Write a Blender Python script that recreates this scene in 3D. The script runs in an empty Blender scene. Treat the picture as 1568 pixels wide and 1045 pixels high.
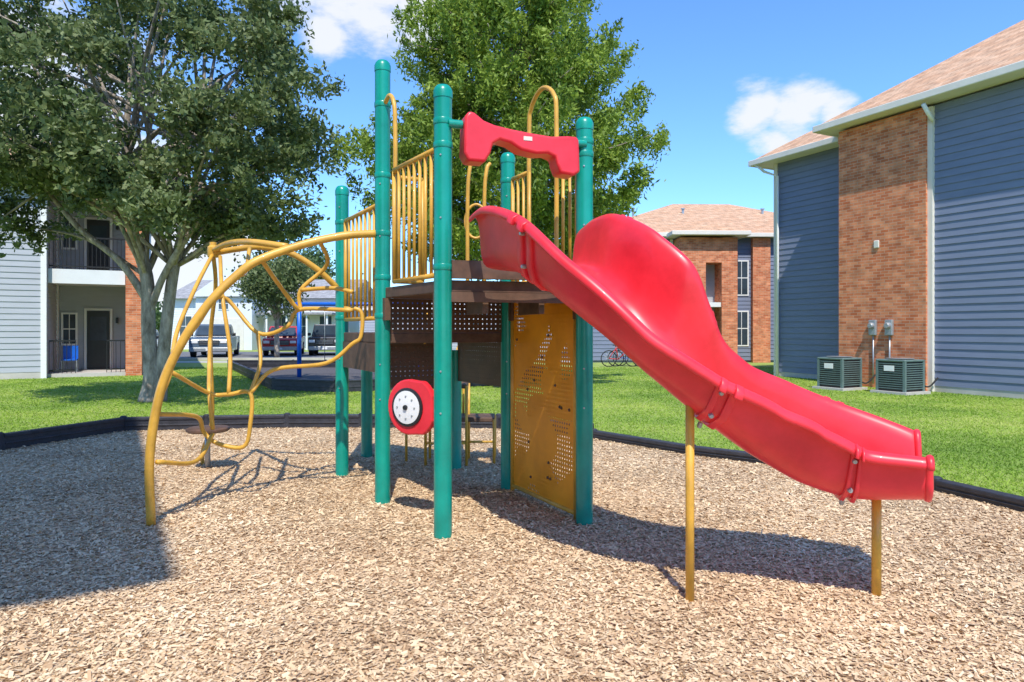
import bpy, math, random
import numpy as np
from mathutils import Vector, Matrix
random.seed(7); rng=np.random.default_rng(7)
S=bpy.context.scene; COL=S.collection
# ---------------------------------------------------------------- materials
def nodes(m):
    m.use_nodes=True; return m.node_tree.nodes, m.node_tree.links
def c4(c): return (c[0],c[1],c[2],1)
def mat(name,col,rough=.5,var=.12,scale=4,bump=0,bscale=60,metal=0,col2=None,coord='Object',stretch=None,coat=0):
    m=bpy.data.materials.new(name); N,L=nodes(m); b=N['Principled BSDF']
    b.inputs['Roughness'].default_value=rough; b.inputs['Metallic'].default_value=metal
    if coat: b.inputs['Coat Weight'].default_value=coat
    tc=N.new('ShaderNodeTexCoord'); mp=N.new('ShaderNodeMapping'); L.new(tc.outputs[coord],mp.inputs[0])
    if stretch: mp.inputs['Scale'].default_value=stretch
    n=N.new('ShaderNodeTexNoise'); n.inputs['Scale'].default_value=scale; n.inputs['Detail'].default_value=6; n.inputs['Roughness'].default_value=.65
    L.new(mp.outputs[0],n.inputs[0])
    r=N.new('ShaderNodeValToRGB'); r.color_ramp.elements[0].position=.32; r.color_ramp.elements[1].position=.68
    a=[max(0,x*(1-var)) for x in col]; d=[min(1,x*(1+var)) for x in (col2 or col)]
    r.color_ramp.elements[0].color=c4(a); r.color_ramp.elements[1].color=c4(d)
    L.new(n.outputs[0],r.inputs[0]); L.new(r.outputs[0],b.inputs['Base Color'])
    if bump:
        n2=N.new('ShaderNodeTexNoise'); n2.inputs['Scale'].default_value=bscale; n2.inputs['Detail'].default_value=4
        L.new(mp.outputs[0],n2.inputs[0]); bp=N.new('ShaderNodeBump'); bp.inputs['Strength'].default_value=bump; bp.inputs['Distance'].default_value=.02
        L.new(n2.outputs[0],bp.inputs['Height']); L.new(bp.outputs[0],b.inputs['Normal'])
    return m
def brickmat(name,c1,c2,mortar,w=.22,h=.075,ms=.008,rough=.9,bump=.5):
    m=bpy.data.materials.new(name); N,L=nodes(m); b=N['Principled BSDF']; b.inputs['Roughness'].default_value=rough
    uv=N.new('ShaderNodeTexCoord'); t=N.new('ShaderNodeTexBrick'); L.new(uv.outputs['UV'],t.inputs['Vector'])
    t.inputs['Scale'].default_value=1; t.inputs['Brick Width'].default_value=w; t.inputs['Row Height'].default_value=h
    t.inputs['Mortar Size'].default_value=ms; t.inputs['Color1'].default_value=c4(c1); t.inputs['Color2'].default_value=c4(c2); t.inputs['Mortar'].default_value=c4(mortar)
    n=N.new('ShaderNodeTexNoise'); n.inputs['Scale'].default_value=3.5; n.inputs['Detail'].default_value=8; L.new(uv.outputs['UV'],n.inputs[0])
    mr=N.new('ShaderNodeMapRange'); mr.inputs[1].default_value=.3; mr.inputs[2].default_value=.7; mr.inputs[3].default_value=.72; mr.inputs[4].default_value=1.22; L.new(n.outputs[0],mr.inputs[0])
    mx=N.new('ShaderNodeVectorMath'); mx.operation='SCALE'; L.new(t.outputs['Color'],mx.inputs[0]); L.new(mr.outputs[0],mx.inputs['Scale'])
    L.new(mx.outputs[0],b.inputs['Base Color'])
    bp=N.new('ShaderNodeBump'); bp.invert=True; bp.inputs['Strength'].default_value=bump; bp.inputs['Distance'].default_value=.01; L.new(t.outputs['Fac'],bp.inputs['Height']); L.new(bp.outputs[0],b.inputs['Normal'])
    return m
def islandmat(name,cols,rough=.8,trans=0,nscale=1.2,mixn=.5):
    m=bpy.data.materials.new(name); N,L=nodes(m); b=N['Principled BSDF']; b.inputs['Roughness'].default_value=rough
    g=N.new('ShaderNodeNewGeometry'); tc=N.new('ShaderNodeTexCoord'); n=N.new('ShaderNodeTexNoise'); n.inputs['Scale'].default_value=nscale; n.inputs['Detail'].default_value=4
    L.new(tc.outputs['Object'],n.inputs[0])
    mr=N.new('ShaderNodeMapRange'); mr.inputs[1].default_value=.3; mr.inputs[2].default_value=.7; L.new(n.outputs[0],mr.inputs[0])
    mx=N.new('ShaderNodeMix'); mx.inputs[0].default_value=mixn; L.new(g.outputs['Random Per Island'],mx.inputs[2]); L.new(mr.outputs[0],mx.inputs[3])
    r=N.new('ShaderNodeValToRGB'); L.new(mx.outputs[0],r.inputs[0])
    els=r.color_ramp.elements
    while len(els)<len(cols): els.new(.5)
    for i,c in enumerate(cols): els[i].position=i/(len(cols)-1); els[i].color=c4(c)
    L.new(r.outputs[0],b.inputs['Base Color'])
    if trans:
        b.inputs['Specular IOR Level'].default_value=.3
        t=N.new('ShaderNodeBsdfTranslucent'); L.new(r.outputs[0],t.inputs[0]); ms=N.new('ShaderNodeMixShader'); ms.inputs[0].default_value=trans
        L.new(b.outputs[0],ms.inputs[1]); L.new(t.outputs[0],ms.inputs[2]); L.new(ms.outputs[0],N['Material Output'].inputs[0])
    return m
def perfmat(name,col,pitch=.035,rad=.32,thr=None,rough=.45,var=.3,col2=None):
    m=mat(name,col,rough,var,3,col2=col2); N,L=nodes(m); b=N['Principled BSDF']
    tc=N.new('ShaderNodeTexCoord'); sc=N.new('ShaderNodeVectorMath'); sc.operation='SCALE'; sc.inputs['Scale'].default_value=1/pitch; L.new(tc.outputs['UV'],sc.inputs[0])
    fr=N.new('ShaderNodeVectorMath'); fr.operation='FRACTION'; L.new(sc.outputs[0],fr.inputs[0])
    sb=N.new('ShaderNodeVectorMath'); sb.operation='SUBTRACT'; sb.inputs[1].default_value=(.5,.5,0); L.new(fr.outputs[0],sb.inputs[0])
    ml=N.new('ShaderNodeVectorMath'); ml.operation='MULTIPLY'; ml.inputs[1].default_value=(1,1,0); L.new(sb.outputs[0],ml.inputs[0])
    ln=N.new('ShaderNodeVectorMath'); ln.operation='LENGTH'; L.new(ml.outputs[0],ln.inputs[0])
    lt=N.new('ShaderNodeMath'); lt.operation='LESS_THAN'; lt.inputs[1].default_value=rad; L.new(ln.outputs['Value'],lt.inputs[0])
    out=lt.outputs[0]
    if thr is not None:
        n=N.new('ShaderNodeTexNoise'); n.inputs['Scale'].default_value=2.6; n.inputs['Detail'].default_value=0; L.new(tc.outputs['UV'],n.inputs[0])
        g=N.new('ShaderNodeMath'); g.operation='GREATER_THAN'; g.inputs[1].default_value=thr; L.new(n.outputs[0],g.inputs[0])
        mm=N.new('ShaderNodeMath'); mm.operation='MULTIPLY'; L.new(out,mm.inputs[0]); L.new(g.outputs[0],mm.inputs[1]); out=mm.outputs[0]
    tr=N.new('ShaderNodeBsdfTransparent'); ms=N.new('ShaderNodeMixShader'); L.new(out,ms.inputs[0]); L.new(b.outputs[0],ms.inputs[1]); L.new(tr.outputs[0],ms.inputs[2]); L.new(ms.outputs[0],N['Material Output'].inputs[0])
    return m
M={}
M['teal']=mat('teal_paint',(.0,.29,.215),.32,.2,3,coat=.25)
M['yellow']=mat('yellow_paint',(.68,.37,.05),.4,.2,6,coat=.1)
M['red']=mat('red_plastic',(.76,.022,.035),.38,.12,2.5,col2=(.82,.035,.055),coat=.1)
M['brown']=mat('brown_vinyl',(.12,.065,.04),.6,.35,8)
M['brownp']=perfmat('brown_perforated',(.10,.05,.028),pitch=.045,rad=.15)
M['ochre']=perfmat('ochre_panel',(.92,.34,.008),pitch=.036,rad=.27,thr=.5,var=.14)
M['white']=mat('white_paint',(.8,.8,.78),.6,.04,3)
M['cream']=mat('cream_trim',(.74,.69,.60),.6,.05,3)
M['black']=mat('black_metal',(.02,.02,.022),.4,.2,10)
M['border']=mat('black_plastic',(.035,.035,.042),.5,.35,9,bump=.3)
M['siding']=mat('blue_siding',(.18,.21,.30),.65,.08,1.5,stretch=(1,1,6))
M['siding_l']=mat('grey_siding',(.40,.42,.46),.65,.06,1.5,stretch=(1,1,6))
M['siding_w']=mat('white_siding',(.74,.75,.76),.65,.05,1.5)
M['brick']=brickmat('red_brick',(.52,.13,.045),(.74,.28,.13),(.55,.36,.25),ms=.006)
M['roof']=brickmat('tan_shingles',(.56,.31,.17),(.66,.42,.26),(.42,.24,.14),w=.32,h=.14,ms=.01,bump=.8)
M['roofg']=brickmat('grey_shingles',(.3,.29,.28),(.4,.39,.38),(.22,.22,.22),w=.32,h=.14,ms=.01)
M['glass']=mat('window_glass',(.05,.07,.09),.08,.3,1)
M['concrete']=mat('concrete',(.5,.47,.43),.85,.12,2,bump=.2)
M['asphalt']=mat('asphalt',(.16,.16,.165),.9,.2,.6,bump=.2)
M['steel']=mat('grey_metal',(.4,.42,.43),.4,.15,8,metal=.5)
M['acm']=mat('hvac_metal',(.13,.19,.18),.5,.15,8)
M['blue']=mat('blue_paint',(.01,.13,.62),.35,.1,4)
M['rubber']=mat('rubber',(.02,.02,.02),.8,.2,8)
M['dark_mulch']=mat('dark_mulch',(.10,.09,.09),.95,.35,14,bump=.6)
M['bark']=mat('bark',(.25,.20,.15),.9,.4,9,bump=1,bscale=30,col2=(.40,.34,.28),stretch=(1,1,.35))
M['leaf']=islandmat('oak_leaves',[(.045,.07,.025),(.12,.17,.055),(.21,.26,.10),(.32,.36,.18)],.5,.3,1.0,.45)
M['leaf2']=islandmat('cypress_leaves',[(.05,.10,.02),(.17,.26,.035),(.30,.41,.055),(.43,.51,.10)],.55,.35,.9,.5)
M['leaf3']=islandmat('far_leaves',[(.04,.08,.03),(.1,.16,.05),(.17,.24,.08)],.7,.2,.3,.5)
M['chip']=islandmat('mulch_chip',[(.22,.12,.06),(.54,.36,.20),(.72,.52,.31),(.80,.61,.38),(.88,.74,.53)],.85,0,.7,.32)
M['blade']=islandmat('grass_blade',[(.09,.17,.015),(.2,.34,.03),(.34,.48,.055),(.52,.56,.15)],.6,.25,.42,.62)
def mulchmat():
    m=bpy.data.materials.new('mulch'); N,L=nodes(m); b=N['Principled BSDF']; b.inputs['Roughness'].default_value=.95
    tc=N.new('ShaderNodeTexCoord'); v=N.new('ShaderNodeTexVoronoi'); v.inputs['Scale'].default_value=60
    mp=N.new('ShaderNodeMapping'); mp.inputs['Scale'].default_value=(1,.6,1)
    L.new(tc.outputs['Object'],mp.inputs[0]); L.new(mp.outputs[0],v.inputs['Vector'])
    sp=N.new('ShaderNodeSeparateColor'); L.new(v.outputs['Color'],sp.inputs[0])
    r=N.new('ShaderNodeValToRGB'); L.new(sp.outputs[0],r.inputs[0]); e=r.color_ramp.elements
    e[0].position=0; e[0].color=(.25,.145,.075,1); e[1].position=1; e[1].color=(.76,.57,.36,1); k=e.new(.35); k.color=(.54,.37,.21,1)
    n=N.new('ShaderNodeTexNoise'); n.inputs['Scale'].default_value=.9; n.inputs['Detail'].default_value=7; L.new(tc.outputs['Object'],n.inputs[0])
    mr=N.new('ShaderNodeMapRange'); mr.inputs[1].default_value=.3; mr.inputs[2].default_value=.7; mr.inputs[3].default_value=.72; mr.inputs[4].default_value=1.15; L.new(n.outputs[0],mr.inputs[0])
    mx=N.new('ShaderNodeVectorMath'); mx.operation='SCALE'; L.new(r.outputs[0],mx.inputs[0]); L.new(mr.outputs[0],mx.inputs['Scale']); L.new(mx.outputs[0],b.inputs['Base Color'])
    bp=N.new('ShaderNodeBump'); bp.inputs['Strength'].default_value=.9; bp.inputs['Distance'].default_value=.02; L.new(sp.outputs[1],bp.inputs['Height']); L.new(bp.outputs[0],b.inputs['Normal'])
    return m
M['mulch']=mulchmat()
def grassmat():
    m=bpy.data.materials.new('grass'); N,L=nodes(m); b=N['Principled BSDF']; b.inputs['Roughness'].default_value=.9
    tc=N.new('ShaderNodeTexCoord')
    n=N.new('ShaderNodeTexNoise'); n.inputs['Scale'].default_value=.42; n.inputs['Detail'].default_value=9; n.inputs['Roughness'].default_value=.7; L.new(tc.outputs['Object'],n.inputs[0])
    r=N.new('ShaderNodeValToRGB'); e=r.color_ramp.elements; e[0].position=.3; e[0].color=(.15,.27,.03,1); e[1].position=.72; e[1].color=(.44,.48,.12,1); L.new(n.outputs[0],r.inputs[0])
    n2=N.new('ShaderNodeTexNoise'); n2.inputs['Scale'].default_value=30; n2.inputs['Detail'].default_value=4; L.new(tc.outputs['Object'],n2.inputs[0])
    mr=N.new('ShaderNodeMapRange'); mr.inputs[1].default_value=.25; mr.inputs[2].default_value=.75; mr.inputs[3].default_value=.55; mr.inputs[4].default_value=1.35; L.new(n2.outputs[0],mr.inputs[0])
    mx=N.new('ShaderNodeVectorMath'); mx.operation='SCALE'; L.new(r.outputs[0],mx.inputs[0]); L.new(mr.outputs[0],mx.inputs['Scale']); L.new(mx.outputs[0],b.inputs['Base Color'])
    bp=N.new('ShaderNodeBump'); bp.inputs['Strength'].default_value=.5; bp.inputs['Distance'].default_value=.03; L.new(n2.outputs[0],bp.inputs['Height']); L.new(bp.outputs[0],b.inputs['Normal'])
    return m
M['grass']=grassmat()
# ---------------------------------------------------------------- helpers
def empty(name):
    e=bpy.data.objects.new(name,None); COL.objects.link(e); return e
def adduv(me):
    uvl=me.uv_layers.new(name='UVMap'); d=uvl.data
    for p in me.polygons:
        n=p.normal
        if abs(n.z)>.95: t=Vector((1,0,0)); b=Vector((0,1,0))
        else: t=Vector((0,0,1)).cross(n).normalized(); b=n.cross(t)
        for li in p.loop_indices:
            co=me.vertices[me.loops[li].vertex_index].co; d[li].uv=(co.dot(t),co.dot(b))
def mo(name,v,f,m,parent=None,smooth=False,uv=True,bevel=0):
    me=bpy.data.meshes.new(name); me.from_pydata([tuple(x) for x in v],[],f); me.update()
    if uv: adduv(me)
    me.materials.append(m); o=bpy.data.objects.new(name,me); COL.objects.link(o)
    if parent: o.parent=parent
    if smooth: me.shade_smooth()
    if bevel:
        b=o.modifiers.new('b','BEVEL'); b.width=bevel; b.segments=2; b.limit_method='ANGLE'
    return o
BF=[(0,3,2,1),(4,5,6,7),(0,1,5,4),(1,2,6,5),(2,3,7,6),(3,0,4,7)]
class Frame:
    def __init__(s,o,d):
        s.o=Vector((o[0],o[1],0)); s.d=Vector((d[0],d[1],0)).normalized(); s.n=Vector((-s.d.y,s.d.x,0))
    def p(s,u,v,z): return s.o+s.d*u+s.n*v+Vector((0,0,z))
    def box(s,name,u0,u1,v0,v1,z0,z1,m,parent,bevel=0):
        v=[s.p(u0,v0,z0),s.p(u1,v0,z0),s.p(u1,v1,z0),s.p(u0,v1,z0),s.p(u0,v0,z1),s.p(u1,v0,z1),s.p(u1,v1,z1),s.p(u0,v1,z1)]
        return mo(name,v,BF,m,parent,bevel=bevel)
W=Frame((0,0),(1,0))
def cat(P,sub):
    P=[np.array(p,float) for p in P]; out=[]
    Q=[2*P[0]-P[1]]+P+[2*P[-1]-P[-2]]
    for i in range(1,len(Q)-2):
        a,b,c,d=Q[i-1],Q[i],Q[i+1],Q[i+2]
        for k in range(sub):
            t=k/sub; out.append(.5*((2*b)+(-a+c)*t+(2*a-5*b+4*c-d)*t*t+(-a+3*b-3*c+d)*t**3))
    out.append(P[-1]); return out
def tube(name,pts,r,m,parent=None,res=10,smooth=True,sub=6):
    if not hasattr(r,'__len__'): r=[r]*len(pts)
    q=[(p[0],p[1],p[2],rr) for p,rr in zip(pts,r)]
    q=cat(q,sub) if smooth and len(q)>2 else [np.array(x,float) for x in q]
    C=[Vector(x[:3]) for x in q]; v=[];f=[]
    up=None
    for i,c in enumerate(C):
        t=(C[min(i+1,len(C)-1)]-C[max(i-1,0)]).normalized()
        if up is None:
            up=t.orthogonal().normalized()
        else: up=(up-t*up.dot(t)).normalized()
        s=t.cross(up)
        for k in range(res):
            a=2*math.pi*k/res; v.append(c+(up*math.cos(a)+s*math.sin(a))*q[i][3])
    for i in range(len(C)-1):
        for k in range(res):
            k2=(k+1)%res; f.append((i*res+k,i*res+k2,(i+1)*res+k2,(i+1)*res+k))
    f.append(tuple(reversed(range(res)))); f.append(tuple((len(C)-1)*res+k for k in range(res)))
    return mo(name,v,f,m,parent,smooth=True,uv=False)
def lathe(name,prof,c,m,parent=None,res=24,axis=None):
    v=[];f=[]
    Rm=Matrix.Identity(3)
    if axis is not None: Rm=Vector((0,0,1)).rotation_difference(Vector(axis).normalized()).to_matrix()
    c=Vector(c)
    for (r,z) in prof:
        for k in range(res):
            a=2*math.pi*k/res; v.append(c+Rm@Vector((r*math.cos(a),r*math.sin(a),z)))
    for i in range(len(prof)-1):
        for k in range(res):
            k2=(k+1)%res; f.append((i*res+k,i*res+k2,(i+1)*res+k2,(i+1)*res+k))
    f.append(tuple(reversed(range(res)))); f.append(tuple((len(prof)-1)*res+k for k in range(res)))
    o=mo(name,v,f,m,parent,uv=False); o.data.shade_smooth()
    try: o.data.set_sharp_from_angle(angle=math.radians(40))
    except Exception: pass
    return o
def bulk(name,V,F,m,parent=None):
    V=np.asarray(V,dtype=np.float32); F=np.asarray(F,dtype=np.int32); me=bpy.data.meshes.new(name)
    k=F.shape[1]; me.vertices.add(len(V)); me.vertices.foreach_set('co',V.ravel()); me.loops.add(F.size); me.loops.foreach_set('vertex_index',F.ravel())
    me.polygons.add(len(F)); me.polygons.foreach_set('loop_start',np.arange(len(F),dtype=np.int32)*k)
    me.update(calc_edges=True); me.materials.append(m); o=bpy.data.objects.new(name,me); COL.objects.link(o)
    if parent: o.parent=parent
    return o
def inpoly(x,y,P):
    r=np.zeros(len(x),bool); n=len(P)
    for i in range(n):
        x1,y1=P[i];x2,y2=P[(i+1)%n]
        if y1==y2: continue
        c=((y1>y)!=(y2>y))&(x<(x2-x1)*(y-y1)/(y2-y1)+x1); r^=c
    return r
# ---------------------------------------------------------------- ground
mo('lawn_ground',[(-300,-100,0),(300,-100,0),(300,500,0),(-300,500,0)],[(0,1,2,3)],M['grass'])
EDGE=[(-3.0,-.6),(-4.6,2.2),(-6.9,6.6),(-6.36,8.47),(-5.75,10.1),(-3.44,10.45),(-2.3,10.45),(-.2,10.35),(1.13,9.4),(2.15,8.16),(2.87,7.57),(3.95,6.35),(4.25,5.54),(4.7,4.3),(5.0,1.5),(4,-2)]
mo('mulch_ground',[(x,y,.004) for x,y in EDGE],[tuple(reversed(range(len(EDGE))))],M['mulch'])
EDGE2=[(-11.2,27),(-5.9,16.9),(-4.2,16.3),(-.6,18.2),(1.0,22),(-1,27)]
mo('mulch_ground',[(x,y,.004) for x,y in EDGE2],[tuple(range(len(EDGE2)))],M['dark_mulch'])
for nme,P,hh in (('playground_border',EDGE[2:-2],.19),('playground_border',EDGE2+[EDGE2[0]],.28)):
    e=empty(nme)
    for i in range(len(P)-1):
        a=Vector(P[i]+(0,)); b=Vector(P[i+1]+(0,)); Ln=(b-a).length; fr=Frame(a,(b-a)); n=max(1,round(Ln/1.25)); sl=Ln/n
        h=hh if (a.x<0.5 or a.y>15) else .10
        for k in range(n):
            u0=k*sl+.02;u1=(k+1)*sl-.02
            fr.box('timber',u0,u1,-.045,.045,0,h,M['border'],e,.012)
            fr.box('cap',u0+.01,u1-.01,-.06,.06,h-.035,h+.012,M['border'],e,.01)
            fr.box('rib',u0+.02,u1-.02,-.058,.058,h*.38,h*.5,M['border'],e,.006)
            lathe('stake',[(.05,0),(.05,h+.02),(.03,h+.035)],fr.p(u0-.02,0,0),M['border'],e,10)
mo('parking_road',[(-80,31,.004),(60,36,.004),(60,46,.004),(-80,46,.004)],[(0,1,2,3)],M['asphalt'])
fr=Frame((-80,31),(140,5)); fr.box('road_kerb',0,140,-.3,-.1,0,.13,M['concrete'],None)
fr.box('sidewalk',0,140,-2.6,-1.2,-.05,.012,M['concrete'],None)
# ---------------------------------------------------------------- buildings
def siding(fr,u0,u1,v,z0,z1,m,parent,board=.18,side=0):
    n=int(round((z1-z0)/board)); b=(z1-z0)/n; V=[];F=[]
    for i in range(n):
        za=z0+i*b; zb=za+b
        if side==0: q=[fr.p(u0,v-.024,za),fr.p(u1,v-.024,za),fr.p(u1,v-.002,zb),fr.p(u0,v-.002,zb),fr.p(u0,v,za),fr.p(u1,v,za)]
        else: q=[fr.p(v+.024*side,u0,za),fr.p(v+.024*side,u1,za),fr.p(v+.002*side,u1,zb),fr.p(v+.002*side,u0,zb),fr.p(v,u0,za),fr.p(v,u1,za)]
        k=len(V); V+=q; F+=[(k,k+1,k+2,k+3),(k+4,k+5,k+1,k)]
    return mo('siding',V,F,m,parent)
def hiproof(fr,u0,u1,v0,v1,z,pitch,m,parent,trim,oh=.5):
    U0,U1,V0,V1=u0-oh,u1+oh,v0-oh,v1+oh; D=min(V1-V0,U1-U0)/2; zr=z+D*pitch
    if (U1-U0)>=(V1-V0): R=[(U0+D,(V0+V1)/2),(U1-D,(V0+V1)/2)]
    else: R=[((U0+U1)/2,V0+D),((U0+U1)/2,V1-D)]
    v=[fr.p(U0,V0,z),fr.p(U1,V0,z),fr.p(U1,V1,z),fr.p(U0,V1,z),fr.p(*R[0],zr),fr.p(*R[1],zr)]
    if (U1-U0)>=(V1-V0): F=[(0,1,5,4),(1,2,5),(2,3,4,5),(3,0,4)]
    else: F=[(0,1,4),(1,2,5,4),(2,3,5),(3,0,4,5)]
    mo('roof',v,F,m,parent)
    mo('soffit',[fr.p(U0,V0,z-.17),fr.p(U1,V0,z-.17),fr.p(U1,V1,z-.17),fr.p(U0,V1,z-.17)],[(0,3,2,1)],trim,parent)
    for a in ((U0-.1,U1+.1,V0-.1,V0),(U0-.1,U1+.1,V1,V1+.1),(U0-.1,U0,V0,V1),(U1,U1+.1,V0,V1)):
        fr.box('gutter',a[0],a[1],a[2],a[3],z-.19,z-.01,trim,parent,.02)
def window(fr,u,v,z,w,h,parent,m=None):
    fr.box('window_frame',u-w/2-.06,u+w/2+.06,v-.05,v+.02,z-.06,z+h+.06,M['white'],parent)
    fr.box('window_glass',u-w/2,u+w/2,v-.056,v-.03,z,z+h,M['glass'],parent)
    fr.box('window_rail',u-w/2,u+w/2,v-.065,v-.057,z+h/2-.02,z+h/2+.02,M['white'],parent)
    fr.box('window_mullion',u-.012,u+.012,v-.063,v-.057,z,z+h,M['white'],parent)
B=empty('apartment_building')
f1=Frame((9.1,18.6),(.447,-.894))
f1.box('core',.01,16,.03,12,0,6.9,M['siding'],B)
siding(f1,2.37,16,0,0.15,6.9,M['siding'],B)
f1.box('foundation',2.37,16,-.012,.1,0,.15,M['concrete'],B)
f1.box('brick_bay',-.1,2.3,-.16,.25,0,6.88,M['brick'],B)
f1.box('brick_soldier',-.11,2.31,-.175,-.155,6.55,6.75,M['brick'],B)
f1.box('corner_trim',2.30,2.42,-.10,.02,0,6.87,M['cream'],B)
hiproof(f1,0,16,0,12,7.12,.66,M['roof'],B,M['cream'])
f2=Frame((8.5,22.0),(.447,-.894))
f2.box('core',.01,6,.03,9,0,6.9,M['siding'],B)
siding(f2,.1,3.4,0,.15,6.9,M['siding'],B); siding(f2,0,9,0,.15,6.9,M['siding'],B,side=-1)
f2.box('foundation',0,3.4,-.012,.1,0,.15,M['concrete'],B)
f2.box('corner_trim',-.04,.1,-.05,.02,0,6.87,M['cream'],B)
hiproof(f2,0,12,0,9,7.0,.65,M['roof'],B,M['cream'])
tube('downspout',[f2.p(-.35,-.55,6.85),f2.p(-.2,-.3,6.6),f2.p(.16,-.1,6.4),f2.p(.16,-.1,0)],.045,M['white'],B,smooth=False)
tube('downspout',[f1.p(2.45,-.5,6.85),f1.p(2.45,-.3,6.65),f1.p(2.45,-.12,6.5)],.05,M['white'],B,smooth=False)
for u in (.95,1.4):
    f1.box('meter_base',u-.1,u+.1,-.26,-.17,1.35,1.75,M['steel'],B,.02)
    lathe('meter_dial',[(.08,0),(.085,.05),(.06,.09)],f1.p(u,-.26,1.6),M['steel'],B,14,axis=-f1.n)
    tube('conduit',[f1.p(u,-.2,1.35),f1.p(u,-.2,.1)],.02,M['steel'],B)
f1.box('wall_vent',.95,1.1,-.2,-.16,3.6,3.8,M['cream'],B,.02)
def hvac(x,y):
    e=empty('air_conditioner'); f=Frame((x,y),(.447,-.894)); s=.36
    f.box('pad',-.45,.45,-.45,.45,0,.06,M['concrete'],e)
    f.box('core',-s+.03,s-.03,-s+.03,s-.03,.06,.76,M['black'],e)
    for k in range(12):
        z=.12+k*.052
        f.box('louvre',-s,s,-s,s,z,z+.02,M['acm'],e)
    for a,b in ((-s,-s),(s-.05,-s),(-s,s-.05),(s-.05,s-.05)): f.box('corner',a-.004,a+.054,b-.004,b+.054,.06,.76,M['acm'],e)
    f.box('top',-s-.01,s+.01,-s-.01,s+.01,.75,.80,M['acm'],e,.02)
    for k in range(6): lathe('fan_guard',[(.05*k+.05,0),(.05*k+.055,.01)],(x,y,.805+.002*k),M['steel'],e,24)
    f.box('label',-.15,.1,-s-.012,-s-.002,.53,.66,M['white'],e)
    tube('refrigerant_line',[f.p(.2,s,.25),f.p(.3,s+.25,.15),f.p(.3,s+.6,.35)],.02,M['rubber'],e,6)
hvac(8.25,17.2); hvac(9.15,16.1)
B=empty('apartment_building')
f3=Frame((-14.35,21),(.894,.447))
f3.box('core',-10,0-.01,.03,2.6,0,6.1,M['siding_l'],B); f3.box('core_rear',-10,2.6,2.62,12,0,6.1,M['siding_l'],B)
siding(f3,-10,0,0,.2,6.1,M['siding_l'],B); siding(f3,0,2.5,0,.2,6.1,M['siding_l'],B,side=1)
siding(f3,0,2.55,2.5,.15,6.1,M['siding_l'],B)
f3.box('foundation',-10,0,-.012,.1,0,.2,M['concrete'],B)
f3.box('corner_trim',-.12,.03,-.05,.1,0,6.08,M['white'],B)
f3.box('corner_trim',-.02,.05,2.2,2.45,0,6.08,M['white'],B)
f3.box('patio_slab',0.02,2.6,.2,2.5,0,.12,M['concrete'],B)
f3.box('balcony_slab',.03,2.12,.3,2.48,3.0,3.32,M['white'],B); f3.box('balcony_fascia',.03,2.12,.24,.3,2.95,3.4,M['siding_w'],B)
f3.box('brick_pier',2.14,2.6,.1,2.9,0,6.05,M['brick'],B)
for z0,z1 in ((.12,2.15),(3.4,5.3)):
    f3.box('door_frame',.78,1.62,2.42,2.5,z0,z1+.08,M['white'],B); f3.box('door',.86,1.54,2.39,2.42,z0+.01,z1,M['black'],B)
    f3.box('door_panel',.95,1.45,2.378,2.388,z0+1.0,z1-.2,M['glass'],B)
    window(f3,.35,2.46,z0+.9,.35,1.0,B)
    f3.box('wall_lamp',1.72,1.8,2.35,2.46,z0+1.6,z0+1.8,M['black'],B)
for z0,segs in ((3.4,((.05,2.12),)),(.12,((.05,.75),(1.6,2.12)))):
    for a,b in segs:
        f3.box('rail_top',a,b,.3,.34,z0+1.0,z0+1.05,M['black'],B); f3.box('rail_bottom',a,b,.3,.34,z0+.08,z0+.12,M['black'],B)
        n=int((b-a)/.11)
        for k in range(n+1): 
            u=a+(b-a)*k/n; f3.box('baluster',u-.009,u+.009,.31,.33,z0,z0+1.0,M['black'],B)
hiproof(f3,-10,2.6,0,12,6.25,.5,M['roof'],B,M['white'],.45)
ch=empty('patio_chair')
z0=.12
f3.box('seat',.3,.72,.9,1.3,z0+.38,z0+.42,M['blue'],ch); f3.box('backrest',.3,.72,1.3,1.34,z0+.42,z0+.85,M['blue'],ch)
for u in (.3,.68):
    for v in (.9,1.28): f3.box('leg',u,u+.04,v,v+.04,z0,z0+.38,M['steel'],ch)
# neighbouring building behind the photographer; its shadow falls on the mulch
B=empty('apartment_building')
f4=Frame((-1.4-.65,-3.8+.13),(-.5,.86))
f4.box('walls',0,6.3,0,8,0,11.8,M['brick'],B); hiproof(f4,0,6.3,0,8,12,.35,M['roof'],B,M['white'],.5)
for k in range(3):
    for u in (1.5,4.6): window(f4,u,0,1.0+3.6*k,1.0,1.5,B)
B=empty('apartment_building')
f5=Frame((3.6,31),(1,0.02))
f5.box('core',.01,13,.04,10,0,5.7,M['siding'],B); siding(f5,0,13,0,.1,5.7,M['siding'],B); siding(f5,0,10,0,.1,5.7,M['siding'],B,side=-1)
f5.box('brick_bay_left',3.75,4.9,-1.1,.2,0,5.55,M['brick'],B); f5.box('brick_bay_right',5.6,6.3,-1.1,.2,0,5.55,M['brick'],B)
f5.box('brick_lintel',4.9,5.6,-1.09,.1,4.45,5.54,M['brick'],B); f5.box('entry_back',4.9,5.6,-.1,-.05,0,4.45,M['siding_l'],B)
f5.box('entry_landing',4.9,5.6,-1.0,-.1,2.5,2.7,M['white'],B)
f5.box('brick_end',7.3,8.1,-.25,.1,0,5.65,M['brick'],B)
for z in (.8,3.1):
    for u in (1.5,3.1,6.85): window(f5,u,0,z,.55,1.5,B)
f5.box('corner_trim',3.59,3.71,-.06,.02,0,5.6,M['white'],B)
hiproof(f5,0,13,0,10,5.85,.42,M['roof'],B,M['cream'],.45)
hiproof(f5,3.75,6.3,-1.1,5,5.8,.5,M['roof'],B,M['cream'],.35)
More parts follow.
